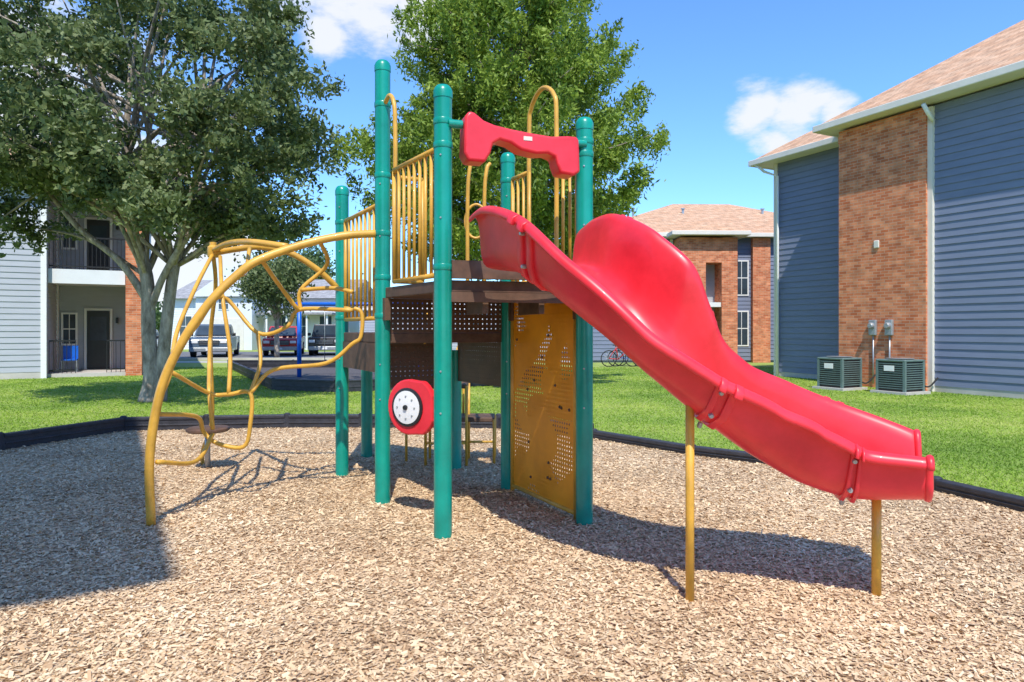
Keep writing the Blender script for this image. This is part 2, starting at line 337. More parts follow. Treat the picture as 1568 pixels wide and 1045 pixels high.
for u in (2.5,5.0,9): lathe('roof_vent',[(.06,0),(.06,.5),(.1,.5),(.1,.56)],f5.p(u,3,7.0),M['steel'],B,10)
B=empty('white_house')
f6=Frame((-26,52),(1,-.05))
f6.box('core',0,13.5,.05,9,0,3.9,M['siding_w'],B); siding(f6,0,13.5,0,0,3.9,M['siding_w'],B)
mo('gable_roof',[f6.p(-.4,-.5,3.85),f6.p(13.9,-.5,3.85),f6.p(13.9,9.5,3.85),f6.p(-.4,9.5,3.85),f6.p(-.4,4.5,5.6),f6.p(13.9,4.5,5.6)],[(0,1,5,4),(2,3,4,5),(1,2,5),(3,0,4)],M['roofg'],B)
f6.box('gable_wing',3,7.2,-2,.2,0,3.9,M['siding_w'],B)
mo('wing_roof',[f6.p(2.7,-2.3,3.9),f6.p(7.5,-2.3,3.9),f6.p(5.1,-2.3,5.5),f6.p(2.7,4,3.9),f6.p(7.5,4,3.9),f6.p(5.1,4,5.5)],[(0,2,5,3),(1,4,5,2),(0,1,2)],M['siding_w'],B)
for u in (1.2,8.6,10.2,12): window(f6,u,0,1.0,.9,1.5,B)
f6.box('garage_door',3.6,6.6,-2.05,-2,0,2.3,M['cream'],B); window(f6,5.1,-2,3.0,.7,.8,B)
for u in (8,9.5,11,12.5): f6.box('porch_post',u,u+.12,-1.5,-1.38,0,2.6,M['white'],B)
f6.box('porch_roof',7.4,13,-1.7,0,2.6,2.75,M['roofg'],B)
B=empty('grey_house')
f7=Frame((-10.5,47),(1,.03))
f7.box('core',0,17,.05,8,0,2.9,M['siding_l'],B); siding(f7,0,17,0,0,2.9,M['siding_l'],B); hiproof(f7,0,17,0,8,3.0,.3,M['roofg'],B,M['white'],.3)
for u in (2,5,8,11,14.5): window(f7,u,0,.9,.9,1.3,B)
# ---------------------------------------------------------------- trees
def leaves(name,C,size,asp,m,parent,droop=0):
    n=len(C); a=rng.normal(size=(n,3)); 
    if droop: a[:,2]-=droop
    a/=np.linalg.norm(a,axis=1)[:,None]
    b=rng.normal(size=(n,3)); b-=a*np.sum(a*b,1)[:,None]; b/=np.linalg.norm(b,axis=1)[:,None]
    s=(size*rng.uniform(.6,1.3,n))[:,None]; a=a*s; b=b*s*asp
    V=np.empty((n*4,3)); V[0::4]=C-a;V[1::4]=C+b;V[2::4]=C+a;V[3::4]=C-b
    return bulk(name,V,np.arange(n*4).reshape(n,4),m,parent)
def oak():
    T=empty('oak_tree'); cx,cy,cz=-7.55,14.3,5.6
    s1=[(-7.55,14.2,0),(-7.5,14.2,.5),(-7.56,14.2,1.5),(-7.6,14.2,2.6),(-7.9,14.2,3.6),(-8.1,14.3,5.0),(-8,14.3,7)]
    s2=[(-7.4,14.25,0),(-7.32,14.25,.6),(-7.2,14.25,1.7),(-7.05,14.25,2.8),(-6.8,14.3,3.9),(-6.5,14.3,5.4),(-6.4,14.2,7.2)]
    tube('trunk',s1,[.22,.16,.14,.13,.11,.08,.03],M['bark'],T,12)
    tube('trunk_2',s2,[.19,.14,.12,.11,.09,.06,.03],M['bark'],T,12)
    tube('trunk_3',[(-7.56,14.2,1.8),(-7.2,14.1,2.6),(-6.6,13.9,3.4),(-5.9,13.8,4.2)],[.08,.07,.06,.03],M['bark'],T,8)
    tube('trunk_4',[(-7.58,14.2,2.1),(-8.1,14.1,2.9),(-8.9,14,3.6),(-9.6,13.9,4.5)],[.09,.07,.06,.03],M['bark'],T,8)
    cl=[]
    while len(cl)<330:
        d=rng.normal(size=3); d/=np.linalg.norm(d); r=rng.uniform(.3,1)**.5
        p=np.array([cx,cy,cz])+d*r*np.array([3.85,3.4,4.4])
        if p[2]>7: 
            lim=3.85-(p[2]-7)*.75
            if abs(p[0]-cx)>lim: continue
        lo=3.4
        dx=p[0]-cx
        if -2.6<dx<.2: lo=4.4
        elif .2<=dx<.9: lo=3.7
        if p[2]<lo:
            if rng.uniform()<.35: continue
            p[2]=lo+rng.uniform(0,.6)
        if p[2]>9.6: continue
        cl.append(p)
    cl=np.array(cl); L=[]
    for i,p in enumerate(cl):
        R=rng.uniform(.34,.66); n=int(400*(R/.55)**2)
        nt=8
        for t in range(nt):
            d=rng.normal(size=3); d[2]+=.1; d/=np.linalg.norm(d); tt=rng.uniform(.05,1,n//nt)[:,None]
            L.append(p+d*tt*R*1.3*np.array([1,1,.75])+rng.normal(size=(n//nt,3))*R*.14)
        if i%4==0:
            src=random.choice(s1[4:6]+s2[3:6]+s1[3:4]); src=np.array(src)
            mid=(src+p)/2+np.array([0,0,.25])
            tube('limb',[src,mid,p],[.05,.035,.012],M['bark'],T,6,sub=4)
    leaves('foliage',np.concatenate(L),.062,.5,M['leaf'],T)
oak()
def cypress():
    T=empty('cypress_tree'); bx,by=-.1,18.0
    tube('trunk',[(bx,by,0),(bx,by,1),(bx+.05,by,5),(bx,by,9),(bx,by,11.4)],[.42,.3,.22,.12,.03],M['bark'],T,12)
    zs=[3.2,3.9,4.6,5.6,6.6,7.4,8.7,10.2,11.3,12]; ws=[2.4,3.8,4.0,4.0,3.4,2.9,2.7,2.1,1.2,.3]; L=[]
    NB=135
    for i in range(NB):
        z=3.1+(11.9-3.1)*((i+.5)/NB); w=np.interp(z,zs,ws)*rng.uniform(.7,1.08); az=i*2.39996+rng.uniform(-.3,.3)
        rise=rng.uniform(.15,.45)*w
        p0=np.array([bx,by,z-.4]); d=np.array([math.cos(az),math.sin(az),0])
        pts=[p0,p0+d*w*.5+np.array([0,0,rise*.75]),p0+d*w+np.array([0,0,rise])]
        if i%2==0: tube('limb',pts,[.05,.03,.01],M['bark'],T,5,sub=3)
        side=np.array([-d[1],d[0],0])
        nk=int(5+w*3.4)
        for k in range(nk):
            t=rng.uniform(.25,1.0)**.8; c=p0+d*w*t+np.array([0,0,rise*t])+side*rng.normal()*.2*w*t*.8
            R=rng.uniform(.2,.36); n=int(95*(R/.25)**1.6)
            tt=rng.uniform(0,1,n); q=rng.normal(size=(n,3))*R*(.52-.36*tt)[:,None]
            ax=np.array([d[0]*.5,d[1]*.5,.9])+rng.normal(size=3)*.25
            q+=tt[:,None]*ax*R*1.7
            L.append(c+q-np.array([0,0,R*.5]))
    leaves('foliage',np.concatenate(L),.068,.36,M['leaf2'],T,droop=.5)
cypress()
def smalltree(name,x,y,z0,zc,r,n,m,sz):
    T=empty(name); tube('trunk',[(x,y,0),(x,y,z0),(x+.1,y,zc)],[.15,.12,.04],M['bark'],T,8)
    cs=rng.normal(size=(26,3)); cs/=np.linalg.norm(cs,axis=1)[:,None]; cs=cs*rng.uniform(.4,1,(26,1))*np.array([r,r,r*.8])+np.array([x,y,zc])
    for c in cs[::3]: tube('limb',[(x,y,z0),tuple(c)],[.05,.01],M['bark'],T,5,smooth=False)
    L=np.concatenate([c+rng.normal(size=(n//26,3))*r*.2 for c in cs]); leaves('foliage',L,sz,.5,m,T)
smalltree('young_tree',-12.4,36,1.9,3.8,1.9,9000,M['leaf'],.11)
smalltree('young_tree',-19.5,62,2.5,6.5,3.0,9000,M['leaf3'],.16)
L=[]
for i in range(150):
    x=rng.uniform(-110,110); y=rng.uniform(80,100); h=rng.uniform(3,6.5)
    L.append(np.array([x,y,h*.5])+rng.normal(size=(260,3))*np.array([2.6,2,h*.27]))
leaves('distant_trees',np.concatenate(L),.38,.6,M['leaf3'],None)
# ---------------------------------------------------------------- lawn blades & mulch chips
def blades():
    n=380000; y=5.2+(rng.uniform(0,1,n)**1.25)*22; x=rng.uniform(-.82,.82,n)*y
    k=~inpoly(x,y,EDGE)&~inpoly(x,y,EDGE2)&(x>-16)&(x<11.2)
    x=x[k];y=y[k]; n=len(x); h=rng.uniform(.010,.032,n); a=rng.uniform(0,6.283,n); w=.004+y*.0004
    lx=rng.normal(size=n)*.025; ly=rng.normal(size=n)*.025
    V=np.empty((n*3,3)); V[0::3]=np.stack([x-np.cos(a)*w,y-np.sin(a)*w,np.zeros(n)],1); V[1::3]=np.stack([x+np.cos(a)*w,y+np.sin(a)*w,np.zeros(n)],1); V[2::3]=np.stack([x+lx,y+ly,h],1)
    bulk('grass_blades',V,np.arange(n*3).reshape(n,3),M['blade'])
blades()
def chips():
    n=230000; y=2.3+rng.uniform(0,1,n)**1.15*8.2; x=rng.uniform(-.85,.85,n)*y
    k=inpoly(x,y,EDGE); x=x[k];y=y[k];n=len(x)
    C=np.stack([x,y,rng.uniform(.005,.016,n)],1); az=rng.uniform(0,6.283,n); ti=rng.normal(size=n)*.25; t2=rng.normal(size=n)*.4
    l=rng.gamma(2.4,.0040,n)+.003; w=np.minimum(l*.7,rng.gamma(2.5,.0016,n)+.0018)
    a=np.stack([np.cos(az)*np.cos(ti),np.sin(az)*np.cos(ti),np.sin(ti)],1)*l[:,None]; b=np.stack([-np.sin(az)*np.cos(t2),np.cos(az)*np.cos(t2),np.sin(t2)],1)*w[:,None]
    V=np.empty((n*4,3)); V[0::4]=C-a-b*.8;V[1::4]=C+a*.85-b;V[2::4]=C+a+b*.8;V[3::4]=C-a*.9+b
    bulk('mulch_chips',V,np.arange(n*4).reshape(n,4),M['chip'])
chips()
# ---------------------------------------------------------------- play structure
PS=empty('playground_structure')
A=(-.50,4.94);Bp=(-1.12,5.91);Cc=(.56,5.28);E=(-.04,6.45);D=(-1.75,7.03);Fp=(-1.71,8.04);G=(-.61,7.36)
def post(p,h,dome=True):
    r=.066
    pr=[(r,-.02),(r,h-.1)]
    if dome: pr+=[(r+.004,h-.1),(r+.004,h-.05),(r*.92,h-.025),(r*.7,h-.008),(r*.35,h),(.004,h+.001)]
    lathe('post',pr,(p[0],p[1],0),M['teal'],PS,28)
    if dome:
        for z in (2.3,2.75,1.2,.9):
            if z<h-.2: lathe('rivet',[(.008,0),(.006,.006)],(p[0]-.01,p[1]-r,z),M['steel'],PS,8,axis=(0,-1,0))
post(A,3.27);post(Bp,3.83);post(Cc,3.14);post(E,3.17);post(D,2.98);post(Fp,1.38,False);post(G,1.38,False)
def lp(P,Q,t,z=0): return Vector((P[0]+(Q[0]-P[0])*t,P[1]+(Q[1]-P[1])*t,z))
def deck(P,z,t):
    v=[];n=len(P)
    for zz in (z-t,z):
        for p in P: v.append(Vector((p[0],p[1],zz)))
    f=[tuple(reversed(range(n))),tuple(range(n,2*n))]+[(i,(i+1)%n,n+(i+1)%n,n+i) for i in range(n)]
    mo('deck',v,f,M['brown'],PS,bevel=.008)
deck([A,Cc,E,Bp],1.86,.09); deck([Bp,E,G,Fp,D],1.47,.09)
def panel(P,Q,t0,t1,z0,z1,m,off=0,th=.02,name='panel'):
    d=Vector((Q[0]-P[0],Q[1]-P[1],0)); L=d.length; f=Frame(P,d); return f.box(name,L*t0,L*t1,off-th/2,off+th/2,z0,z1,m,PS)
panel(Bp,E,.05,.95,1.47,1.77,M['brownp'],name='riser',th=.006); panel(D,Bp,.04,.96,1.12,1.38,M['brown'],name='lower_riser')
panel(G,Fp,.05,.95,1.1,1.38,M['brown'],name='lower_riser'); panel(E,G,.05,.95,.95,1.38,M['brownp'],name='lower_riser',th=.006)
panel(Bp,E,.08,.6,.95,1.36,M['brownp'],off=.5,name='lower_riser',th=.006)
panel(A,Cc,.05,.95,1.87,2.0,M['brown'],off=-.03,th=.05,name='slide_threshold')
panel(A,Cc,.04,.96,1.70,1.772,M['brown'],off=-.02,th=.03,name='deck_lip')
for t in (.3,.7): panel(A,Cc,t-.02,t+.02,1.62,1.77,M['brown'],off=.3,th=.5,name='deck_joist')
for P_,Q_ in ((E,Cc),(Bp,A)):
    for t in (.07,.93): panel(P_,Q_,t-.03,t+.03,1.58,1.77,M['brown'],off=0,th=.05,name='deck_bracket')
panel(E,Cc,.09,.9,.05,1.76,M['ochre'],off=0,th=.004,name='play_panel')
for t in (.08,.91): tube('panel_tube',[lp(E,Cc,t,0.0),lp(E,Cc,t,1.8)],.022,M['yellow'],PS)
tube('panel_tube',[lp(E,Cc,.08,.05),lp(E,Cc,.91,.05)],.02,M['yellow'],PS)
rb=random.Random(3)
for k in range(14):
    t=.14+.7*rb.random(); z=.15+1.5*rb.random(); p=lp(E,Cc,t,z)
    lathe('panel_bolt',[(.014,0),(.009,.01)],p+Vector((-.9,-.45,0)).normalized()*.003,M['brown'],PS,8,axis=(-.9,-.45,0))
def barrier(P,Q,t0,t1,z0,z1,n,z1b=None,rb=.0135):
    z1b=z1b or z1
    tube('barrier_top',[lp(P,Q,t0,z1),lp(P,Q,t1,z1b)],.02,M['yellow'],PS); tube('barrier_bottom',[lp(P,Q,t0,z0),lp(P,Q,t1,z0)],.02,M['yellow'],PS)
    for k in range(n):
        t=t0+(t1-t0)*(k+.0)/(n-1); tube('bar',[lp(P,Q,t,z0),lp(P,Q,t,z1+(z1b-z1)*(k/(n-1)))],rb if 0<k<n-1 else .018,M['yellow'],PS,8)
barrier(Bp,A,.22,.92,1.90,2.83,9); barrier(D,Bp,.1,.92,1.6,2.6,9)
barrier(E,Cc,.08,.32,1.92,2.9,4); barrier(E,Cc,.68,.92,1.92,2.85,4)
a=lp(E,Cc,.32,1.92);b=lp(E,Cc,.68,1.92); mid=(a+b)/2
tube('arch',[a,(a.x,a.y,3.2),(a.x+.02,a.y-.04,3.46),(mid.x,mid.y,3.57),(b.x-.02,b.y+.04,3.46),(b.x,b.y,3.2),b],.02,M['yellow'],PS,sub=8)
h=lp(Bp,A,.24)
tube('handle',[lp(Bp,A,.04,3.44),lp(Bp,A,.14,3.48),lp(Bp,A,.22,3.38),(h.x,h.y,3.15),(h.x,h.y,2.8)],.019,M['yellow'],PS)
for t in (.66,.8):
    p=lp(Bp,E,t); tube('gate_bar',[(p.x,p.y,1.87),(p.x,p.y,2.7),(p.x+.02,p.y,2.98),(p.x+.05,p.y+.03,3.05)],.018,M['yellow'],PS)
q=[lp(Bp,E,.73)+Vector((math.cos(a)*.1,math.sin(a)*.03,2.5+math.sin(a)*.16)) for a in np.linspace(0,6.283,13)]
tube('gate_ring',q,.013,M['yellow'],PS)
barrier(Bp,E,.1,.3,1.92,2.83,3)
for p,z in ((A,2.83),(A,1.95),(Bp,2.83),(Bp,1.95),(Bp,2.33),(Cc,2.85),(Cc,2.95),(A,3.0),(D,2.6),(E,2.9),(Bp,1.62),(D,1.62),(Bp,3.44)):
    lathe('clamp',[(.069,-.022),(.071,-.018),(.071,.018),(.069,.022)],(p[0],p[1],z),M['teal'],PS,24)
def header():
    d=Vector((Cc[0]-A[0],Cc[1]-A[1],0)); L=d.length; f=Frame(A,d)
    top=[(.14,3.03),(.17,3.07),(.21,3.06),(.28,3.01),(.36,2.985),(.5,2.965),(.65,2.95),(.8,2.94),(.93,2.955),(1.0,2.955),(1.02,2.93)]
    bot=[(1.03,2.69),(.98,2.66),(.87,2.67),(.84,2.74),(.83,2.79),(.77,2.81),(.68,2.80),(.56,2.82),(.48,2.865),(.40,2.88),(.35,2.85),(.33,2.78),(.29,2.71),(.16,2.71),(.13,2.77)]
    P=top+bot; n=len(P); v=[f.p(u*L/1.11,-.11,z) for u,z in P]+[f.p(u*L/1.11,.06,z) for u,z in P]
    F=[tuple(range(n-1,-1,-1)),tuple(range(n,2*n))]+[(i,(i+1)%n,n+(i+1)%n,n+i) for i in range(n)]
    o=mo('red_header',v,F,M['red'],PS,bevel=.02); o.modifiers['b'].segments=4; o.modifiers['b'].angle_limit=1.0; o.data.shade_smooth()
    try: o.data.set_sharp_from_angle(angle=math.radians(60))
    except Exception: pass
    f.box('header_label',.52*L,.58*L,-.114,-.108,2.89,2.92,M['cream'],PS)
    for u,z in ((.03,2.98),(1.0,2.92)): lathe('header_clamp',[(.03,0),(.03,.1),(.015,.11)],f.p(u,-.05,z),M['teal'],PS,10,axis=d)
header()
nn=Vector((-.52,-.85,0)).normalized(); tx=Vector((-nn.y,nn.x,0)); cen=Vector((-.79,5.30,.90))
pts=[]
for k in range(32):
    a=math.pi*2*k/32; x=math.cos(a)*.205; z=math.sin(a)*.215
    if x>.05: x=min(.235,x*1.25); z=math.copysign(min(.205,abs(z)*1.15),z)
    pts.append((x,z))
n=32; v=[cen+tx*x+Vector((0,0,z))+nn*.03 for x,z in pts]+[cen+tx*x+Vector((0,0,z))-nn*.03 for x,z in pts]
mo('spinner_panel',v,[tuple(range(n)),tuple(range(2*n-1,n-1,-1))]+[(i,n+i,n+(i+1)%n,(i+1)%n) for i in range(n)],M['red'],PS,bevel=.012)
lathe('spinner_ring',[(.15,0),(.15,.012),(.13,.016)],cen+nn*.03,M['black'],PS,32,axis=nn)
lathe('spinner_disc',[(.128,0),(.128,.012),(.05,.02)],cen+nn*.036,M['white'],PS,32,axis=nn)
lathe('spinner_hub',[(.022,0),(.018,.02)],cen+nn*.05,M['black'],PS,16,axis=nn)
for k in range(8):
    a=k*math.pi/4; p=cen+nn*.053+tx*math.cos(a)*.085+Vector((0,0,math.sin(a)*.085)); lathe('spinner_mark',[(.008,0),(.006,.006)],p,M['steel'],PS,8,axis=nn)
for (x0,x1,y0,y1,z) in ((-.62,-.2,7.6,8.0,.52),(-.95,-.5,7.5,7.9,.9)):
    W.box('step',x0,x1,y0,y1,z-.05,z,M['brown'],PS,.01)
    for x in (x0,x1):
        for y in (y0,y1): tube('step_leg',[(x,y,0),(x,y,z-.02)],.016,M['yellow'],PS,8)
    tube('step_brace',[(x0,y0,.25),(x1,y0,.25)],.013,M['yellow'],PS,8)
    tube('step_rail',[(x0,y0,z),(x0,y0,z+.7),(x0+.05,y1,z+.75),(x0+.05,y1,z)],.014,M['yellow'],PS,8)
for x in (-1.45,-1.2): tube('step_leg',[(x,7.75,0),(x,7.75,.5)],.016,M['yellow'],PS,8)
def T(p,r=.019): tube('climber_rod',p,r,M['yellow'],PS,8)
tube('climber_arch',[(-2.76,5.22,0),(-2.77,5.22,.53),(-2.70,5.24,1.02),(-2.57,5.28,1.37),(-2.38,5.35,1.70),(-2.19,5.45,1.94),(-2.03,5.52,2.07),(-1.71,5.7,2.22),(-1.41,5.8,2.30),(-1.16,5.9,2.33)],.034,M['yellow'],PS,14)
tube('climber_arch',[(-3.02,6.9,2.27),(-2.75,6.8,2.30),(-2.46,6.7,2.31),(-2.2,6.75,2.26),(-1.95,6.85,2.1),(-1.78,6.98,1.92)],.03,M['yellow'],PS,14)
tube('climber_arch',[(-3.02,6.9,2.30),(-2.7,6.5,2.32),(-2.3,6.0,2.27),(-1.9,5.75,2.2)],.028,M['yellow'],PS,12)
lathe('climber_cap',[(.05,-.1),(.055,-.09),(.055,.0),(.035,.02),(.035,.05),(.01,.055)],(-3.02,6.9,2.33),M['yellow'],PS,14)
T([(-3.02,6.9,2.27),(-3.04,7.0,1.94),(-3.18,7.2,1.40),(-3.25,7.4,.54),(-3.42,7.55,.16),(-3.43,7.57,0)],.022)
T([(-3.02,6.9,2.27),(-2.92,6.3,1.89),(-2.85,5.8,1.47),(-2.75,5.5,1.16),(-2.71,5.25,.97)])
T([(-2.57,5.28,1.37),(-2.59,5.6,1.53),(-2.63,6.2,1.80),(-2.31,6.2,1.47),(-2.04,6.2,1.53),(-1.93,6.2,1.68),(-1.40,6.0,1.67)])
T([(-2.03,5.52,2.07),(-2.03,6.0,1.87),(-1.93,6.2,1.68),(-1.92,6.2,1.86),(-1.68,6.2,2.09),(-1.62,5.75,2.25)])
T([(-1.92,6.2,1.86),(-1.6,6.1,1.87),(-1.40,6.0,1.83)])
T([(-2.75,5.5,1.16),(-2.66,6.0,.94),(-2.49,6.0,.93),(-2.30,6.0,.94),(-2.30,6.0,.67),(-2.36,6.0,.47),(-2.59,6.0,.5),(-2.71,6.0,.6),(-2.68,5.8,.76),(-2.73,5.25,.85)])
T([(-2.30,6.0,.94),(-2.13,6.1,1.14),(-1.66,6.1,1.20),(-1.43,6.1,1.37),(-1.35,6.1,1.44),(-1.35,6.1,1.66),(-1.5,6.1,1.69)])
T([(-2.72,5.23,.485),(-2.64,5.7,.40),(-2.63,6.0,.58)])
T([(-2.92,6.6,1.41),(-2.75,6.2,1.1),(-2.66,6.0,.94),(-2.63,6.0,.62)])
T([(-2.49,6.0,.93),(-2.52,6.1,1.30),(-2.63,6.2,1.80),(-2.8,6.55,2.2)])
T([(-2.19,5.45,1.94),(-2.3,5.9,2.0),(-2.46,6.4,2.27)])
T([(-2.31,6.2,1.47),(-2.25,6.1,1.2),(-2.30,6.0,.94)])
lathe('climber_pod',[(.02,.40),(.2,.41),(.22,.425),(.22,.445),(.2,.455),(.01,.46)],(-3.25,7.3,0),M['brown'],PS,24)
tube('pod_leg',[(-3.3,7.4,0),(-3.3,7.4,.42)],.03,M['steel'],PS)
# slide: x,y,z, left wall, right wall, half width, roll(deg), boxiness
CT=[(.12,4.96,1.93,.30,.37,.36,0,1),(.22,4.68,1.91,.38,.40,.36,0,1),(.36,4.38,1.80,.44,.40,.34,2,.5),(.58,4.10,1.55,.52,.34,.32,6,.1),(.82,3.96,1.28,.58,.28,.30,12,0),(1.06,3.92,1.04,.50,.28,.30,12,0),(1.32,3.94,.84,.44,.32,.32,10,.1),(1.60,3.95,.69,.44,.36,.33,9,.2),(1.92,3.89,.60,.40,.32,.33,5,.3),(2.25,3.73,.615,.27,.24,.32,0,.6)]
SM=cat(CT,10)
def prof(hl,hr,w,bx):
    c1=.06*(1-bx)+.02*bx; c2=.13*(1-bx)+.06*bx; cz=.07*(1-bx)+.03*bx
    L=[(-w-.09,hl-.05),(-w-.085,hl-.012),(-w-.055,hl+.004),(-w-.02,hl-.02),(-w,hl*.6),(-w+.015*(1-bx),hl*.35),(-w+c1,cz),(-w+c2,.012),(-w+.2,0),(0,-.008)]
    R=[(w-.2,0),(w-c2,.012),(w-c1,cz),(w-.015*(1-bx),hr*.35),(w,hr*.6),(w+.02,hr-.02),(w+.055,hr+.004),(w+.085,hr-.012),(w+.09,hr-.05)]
    return L+R
def sframe(i):
    q=SM[i]; a=SM[max(i-1,0)][:3];b=SM[min(i+1,len(SM)-1)][:3]; t=Vector(b)-Vector(a); t.normalize()
    s=t.cross(Vector((0,0,1))).normalized(); u=s.cross(t).normalized(); u=(u+Vector((0,0,1))*1.5).normalized()
    r=math.radians(q[6]); return q,s*math.cos(r)-u*math.sin(r), u*math.cos(r)+s*math.sin(r)
def sweep(name,i0,i1,th,grow=0,parent=PS):
    v=[];f=[];n=19
    for i in range(i0,i1+1):
        q,s,u=sframe(i)
        for (x,z) in prof(q[3]+grow*.3,q[4]+grow*.3,q[5]+grow,q[7]): v.append(Vector(q[:3])+s*x+u*(z-grow*.6))
    for i in range(i1-i0):
        for k in range(n-1): f.append((i*n+k,(i+1)*n+k,(i+1)*n+k+1,i*n+k+1))
    o=mo(name,v,f,M['red'],parent,smooth=True,uv=False)
    m=o.modifiers.new('s','SOLIDIFY'); m.thickness=th; m.offset=0
    if i1-i0>6: m2=o.modifiers.new('ss','SUBSURF'); m2.levels=1; m2.render_levels=1
    else:
        m2=o.modifiers.new('b','BEVEL'); m2.width=.006; m2.segments=2; m2.limit_method='ANGLE'; m2.angle_limit=1.0
    return o
sweep('slide_chute',0,len(SM)-1,.024)
for i in (19,49,77): 
    sweep('slide_joint',i,i+1,.03,.016); sweep('slide_joint',i+2,i+3,.03,.016)
    q,s,u=sframe(i+1)
    for x,z in ((q[5]+.03,q[4]*.75),(q[5]*.55,-.03),(q[5]+.0,q[4]*.25)): lathe('slide_bolt',[(.014,-.01),(.014,.014),(.01,.022)],Vector(q[:3])+s*x+u*z,M['steel'],PS,8,axis=s if z>0 else -u)
# moulded roll lip along the exit
q,s,u=sframe(len(SM)-1); tdir=s.cross(u).normalized()*-1
tube('slide_exit_lip',[Vector(q[:3])+s*x+u*z for x,z in prof(q[3],q[4],q[5],q[7])],.02,M['red'],PS,8,sub=2)
tube('slide_leg',[(.98,3.76,0),(.98,3.76,1.12)],.024,M['yellow'],PS,12); tube('slide_leg',[(2.05,3.84,0),(2.05,3.84,.60)],.026,M['yellow'],PS,12)
# ---------------------------------------------------------------- swing set
SW=empty('swing_set')
for x in (-6.7,-2.9): tube('post',[(x,21.5,0),(x,21.5,2.4)],.07,M['blue'],SW)
tube('beam',[(-6.9,21.5,2.3),(-2.7,21.5,2.3)],.06,M['blue'],SW)
for x in (-5.9,-5.4,-4.3,-3.8): tube('chain',[(x,21.5,2.3),(x,21.5,.5)],.012,M['steel'],SW,6)
for x in (-5.65,-4.05): W.box('swing_seat',x-.27,x+.27,21.38,21.62,.46,.5,M['black'],SW,.01)
# ---------------------------------------------------------------- vehicles
def vehicle(name,x,y,rot,col,L=4.8,w=1.9,h=1.75,pickup=False,jeep=False):
    e=empty(name); d=(math.cos(rot),math.sin(rot)); f=Frame((x,y),d); pm=mat(name+'_paint',col,.25,.05,2,coat=.5)
    hood=.62*h; gc=.3
    P=[(0,gc),(0,hood*.82),(.12,hood*.95),(1.15,hood),(L-.02,hood),(L,gc)] if not jeep else [(0,gc),(0,hood*.95),(1.3,hood),(L,hood),(L,gc)]
    def ext(nm,P,w0,w1,m,bev=.05):
        n=len(P); v=[f.p(a,-w0 if b<hood+.05 else -w1,b) for a,b in P]+[f.p(a,w0 if b<hood+.05 else w1,b) for a,b in P]
        return mo(nm,v,[tuple(range(n)),tuple(range(2*n-1,n-1,-1))]+[(i,n+i,n+(i+1)%n,(i+1)%n) for i in range(n)],m,e,bevel=bev)
    ext('body',P,w/2,w/2,pm)
    e1=3.1 if pickup else L-.25
    cab=[(1.2,hood),(1.75,h) if not jeep else (1.35,h),(e1-.2,h),(e1,hood)]
    ext('cabin',cab,w/2-.06,w/2-.2,pm,.04)
    wx=(1.75 if not jeep else 1.35)
    v=[f.p(1.24,-w/2+.16,hood+.07),f.p(1.24,w/2-.16,hood+.07),f.p(wx-.06,w/2-.27,h-.1),f.p(wx-.06,-w/2+.27,h-.1)]
    off=-f.d*.05; mo('windshield',[p+off+Vector((0,0,.02)) for p in v],[(0,1,2,3)],M['glass'],e)
    for sgn in (-1,1):
        v=[f.p(1.55,sgn*(w/2-.075),hood+.08),f.p(e1-.2,sgn*(w/2-.075),hood+.08),f.p(e1-.35,sgn*(w/2-.17),h-.1),f.p(1.9,sgn*(w/2-.17),h-.1)]
        mo('side_window',[p+f.n*sgn*.03 for p in v],[(0,1,2,3)],M['glass'],e)
        f.box('headlight',-.03,.05,min(sgn*.55,sgn*.88),max(sgn*.55,sgn*.88),hood*.68,hood*.82,M['white'],e,.02)
        f.box('mirror',1.35,1.5,min(sgn*w/2,sgn*(w/2+.18)),max(sgn*w/2,sgn*(w/2+.18)),hood+.02,hood+.2,M['black'],e,.03)
        for uu in (.85,L-.95):
            lathe('wheel',[(.2,-.13),(.37,-.12),(.38,0),(.37,.12),(.2,.13)],f.p(uu,sgn*(w/2-.1),.38),M['rubber'],e,20,axis=f.n)
            lathe('rim',[(.22,0),(.2,.02),(.05,.03)],f.p(uu,sgn*(w/2+.03),.38),M['steel'],e,16,axis=f.n*sgn)
    f.box('grille',-.035,.04,-.5,.5,hood*.6,hood*.84,M['black'],e,.01)
    for k in range(3): f.box('grille_bar',-.045,.03,-.48,.48,hood*(.64+.07*k),hood*(.655+.07*k),M['steel'],e)
    f.box('bumper',-.1,.08,-w/2+.02,w/2-.02,gc+.02,gc+.24,M['steel'],e,.03); f.box('plate',-.115,-.1,-.15,.15,gc+.07,gc+.18,M['white'],e)
vehicle('pickup_truck',-16.2,36.5,math.radians(106),(.10,.14,.19),5.4,2.0,1.8,pickup=True)
vehicle('suv',-13.1,38.5,math.radians(102),(.5,.025,.025),4.8,1.9,1.7)
vehicle('jeep',-10.7,39,math.radians(100),(.04,.04,.045),4.2,1.85,1.8,jeep=True)
vehicle('parked_car',-22.0,40,math.radians(112),(.03,.06,.16),4.6,1.8,1.5)
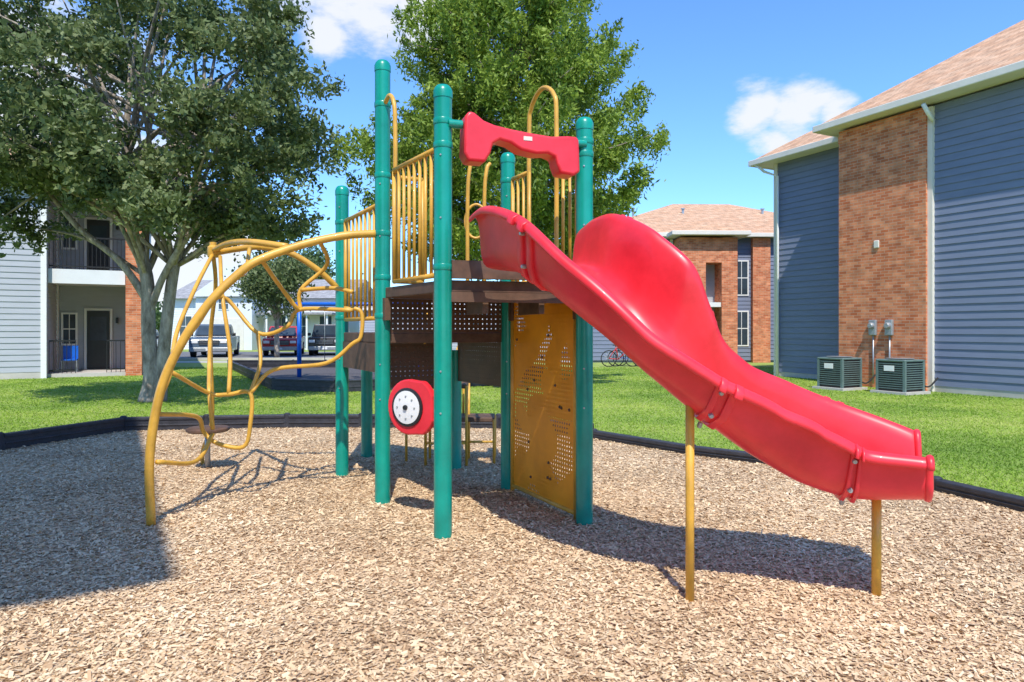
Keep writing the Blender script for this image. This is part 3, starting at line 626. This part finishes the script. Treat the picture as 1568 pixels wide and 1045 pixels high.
def bicycle(x,y,rot,col):
    e=empty('bicycle'); f=Frame((x,y),(math.cos(rot),math.sin(rot))); pm=mat('bike_paint',col,.3,.05)
    for u in (0,1.0):
        tube('tire',[f.p(u+.32*math.cos(a),0,.33+.32*math.sin(a)) for a in np.linspace(0,6.283,21)],.022,M['rubber'],e,6,sub=1)
        for k in range(6):
            a=k*math.pi/6; tube('spoke',[f.p(u+.31*math.cos(a),0,.33+.31*math.sin(a)),f.p(u-.31*math.cos(a),0,.33-.31*math.sin(a))],.005,M['steel'],e,4)
    for p,q in (((0,.33),(.3,.75)),((0,.33),(.4,.3)),((.4,.3),(.28,.85)),((.4,.3),(.85,.75)),((.3,.75),(.83,.8)),((.82,.95),(1.0,.33))): tube('frame',[f.p(p[0],0,p[1]),f.p(q[0],0,q[1])],.02,pm,e,6)
    tube('handlebar',[f.p(.8,-.28,.98),f.p(.84,0,.95),f.p(.8,.28,.98)],.014,M['black'],e,6); f.box('saddle',.16,.4,-.06,.06,.85,.9,M['black'],e,.02)
bicycle(3.9,27.5,.15,(.5,.03,.03)); bicycle(4.5,28.3,.1,(.05,.15,.5)); bicycle(5.2,27.6,2.9,(.1,.1,.1))
# ---------------------------------------------------------------- light
el=math.radians(56); hx,hy=-.10,1.0; hl=math.hypot(hx,hy); Ld=Vector((hx/hl*math.cos(el),hy/hl*math.cos(el),-math.sin(el)))
sd=bpy.data.lights.new('sun','SUN'); sd.energy=5.0; sd.angle=math.radians(.5); sd.color=(1,.95,.86); so=bpy.data.objects.new('sun',sd); COL.objects.link(so); so.rotation_euler=Ld.to_track_quat('-Z','Y').to_euler()
w=bpy.data.worlds.new('World'); S.world=w; w.use_nodes=True; N=w.node_tree.nodes; L=w.node_tree.links; bg=N['Background']
sky=N.new('ShaderNodeTexSky'); sky.sky_type='NISHITA'; sky.sun_disc=False; sky.sun_elevation=el; sky.sun_rotation=math.atan2(-hx,-hy); sky.air_density=1.0; sky.dust_density=.1; sky.ozone_density=1.4
tint=N.new('ShaderNodeVectorMath'); tint.operation='MULTIPLY'; tint.inputs[1].default_value=(.92,1.38,1.95)
L.new(sky.outputs[0],tint.inputs[0]); L.new(tint.outputs[0],bg.inputs[0]); bg.inputs[1].default_value=.15
tc=N.new('ShaderNodeTexCoord'); mp=N.new('ShaderNodeMapping'); mp.inputs['Scale'].default_value=(1,1,2.2); L.new(tc.outputs['Generated'],mp.inputs[0])
n=N.new('ShaderNodeTexNoise'); n.inputs['Scale'].default_value=9; n.inputs['Detail'].default_value=8; n.inputs['Roughness'].default_value=.6; L.new(mp.outputs[0],n.inputs[0])
acc=None
for (dx,dz,r) in ((-.22,.50,.12),(-.12,.48,.10),(-.30,.53,.10),(.42,.31,.065),(.36,.325,.05),(.39,.27,.045),(-.5,.10,.16),(-.27,.435,.05),(-.7,.3,.2),(.47,.31,.04)):
    v=Vector((dx,1,dz)).normalized(); ds=N.new('ShaderNodeVectorMath'); ds.operation='DISTANCE'; ds.inputs[1].default_value=v; L.new(tc.outputs['Generated'],ds.inputs[0])
    mr=N.new('ShaderNodeMapRange'); mr.inputs[1].default_value=r; mr.inputs[2].default_value=0; mr.inputs[3].default_value=0; mr.inputs[4].default_value=1; L.new(ds.outputs['Value'],mr.inputs[0])
    if acc is None: acc=mr.outputs[0]
    else:
        mm=N.new('ShaderNodeMath'); mm.operation='MAXIMUM'; L.new(acc,mm.inputs[0]); L.new(mr.outputs[0],mm.inputs[1]); acc=mm.outputs[0]
ad=N.new('ShaderNodeMath'); ad.operation='MULTIPLY_ADD'; ad.inputs[1].default_value=.45; L.new(acc,ad.inputs[0]); L.new(n.outputs[0],ad.inputs[2])
cr=N.new('ShaderNodeMapRange'); cr.interpolation_type='SMOOTHSTEP'; cr.inputs[1].default_value=.56; cr.inputs[2].default_value=.84; cr.inputs[3].default_value=0; cr.inputs[4].default_value=.95; L.new(ad.outputs[0],cr.inputs[0])
ge=N.new('ShaderNodeMapRange'); ge.inputs[1].default_value=0; ge.inputs[2].default_value=.2; L.new(acc,ge.inputs[0])
mu=N.new('ShaderNodeMath'); mu.operation='MULTIPLY'; L.new(cr.outputs[0],mu.inputs[0]); L.new(ge.outputs[0],mu.inputs[1])
b2=N.new('ShaderNodeBackground'); b2.inputs[0].default_value=(.93,.96,1,1); b2.inputs[1].default_value=1.0
ms=N.new('ShaderNodeMixShader'); L.new(mu.outputs[0],ms.inputs[0]); L.new(bg.outputs[0],ms.inputs[1]); L.new(b2.outputs[0],ms.inputs[2]); L.new(ms.outputs[0],N['World Output'].inputs[0])
S.view_settings.view_transform='Standard'; S.view_settings.look='None'; S.view_settings.exposure=0
cd=bpy.data.cameras.new('camera'); cd.lens=24; cd.sensor_width=36; cd.shift_y=-.0112; cd.clip_end=1500; co=bpy.data.objects.new('camera',cd); COL.objects.link(co); co.location=(0,0,1.5); co.rotation_euler=(math.radians(90),0,0); S.camera=co
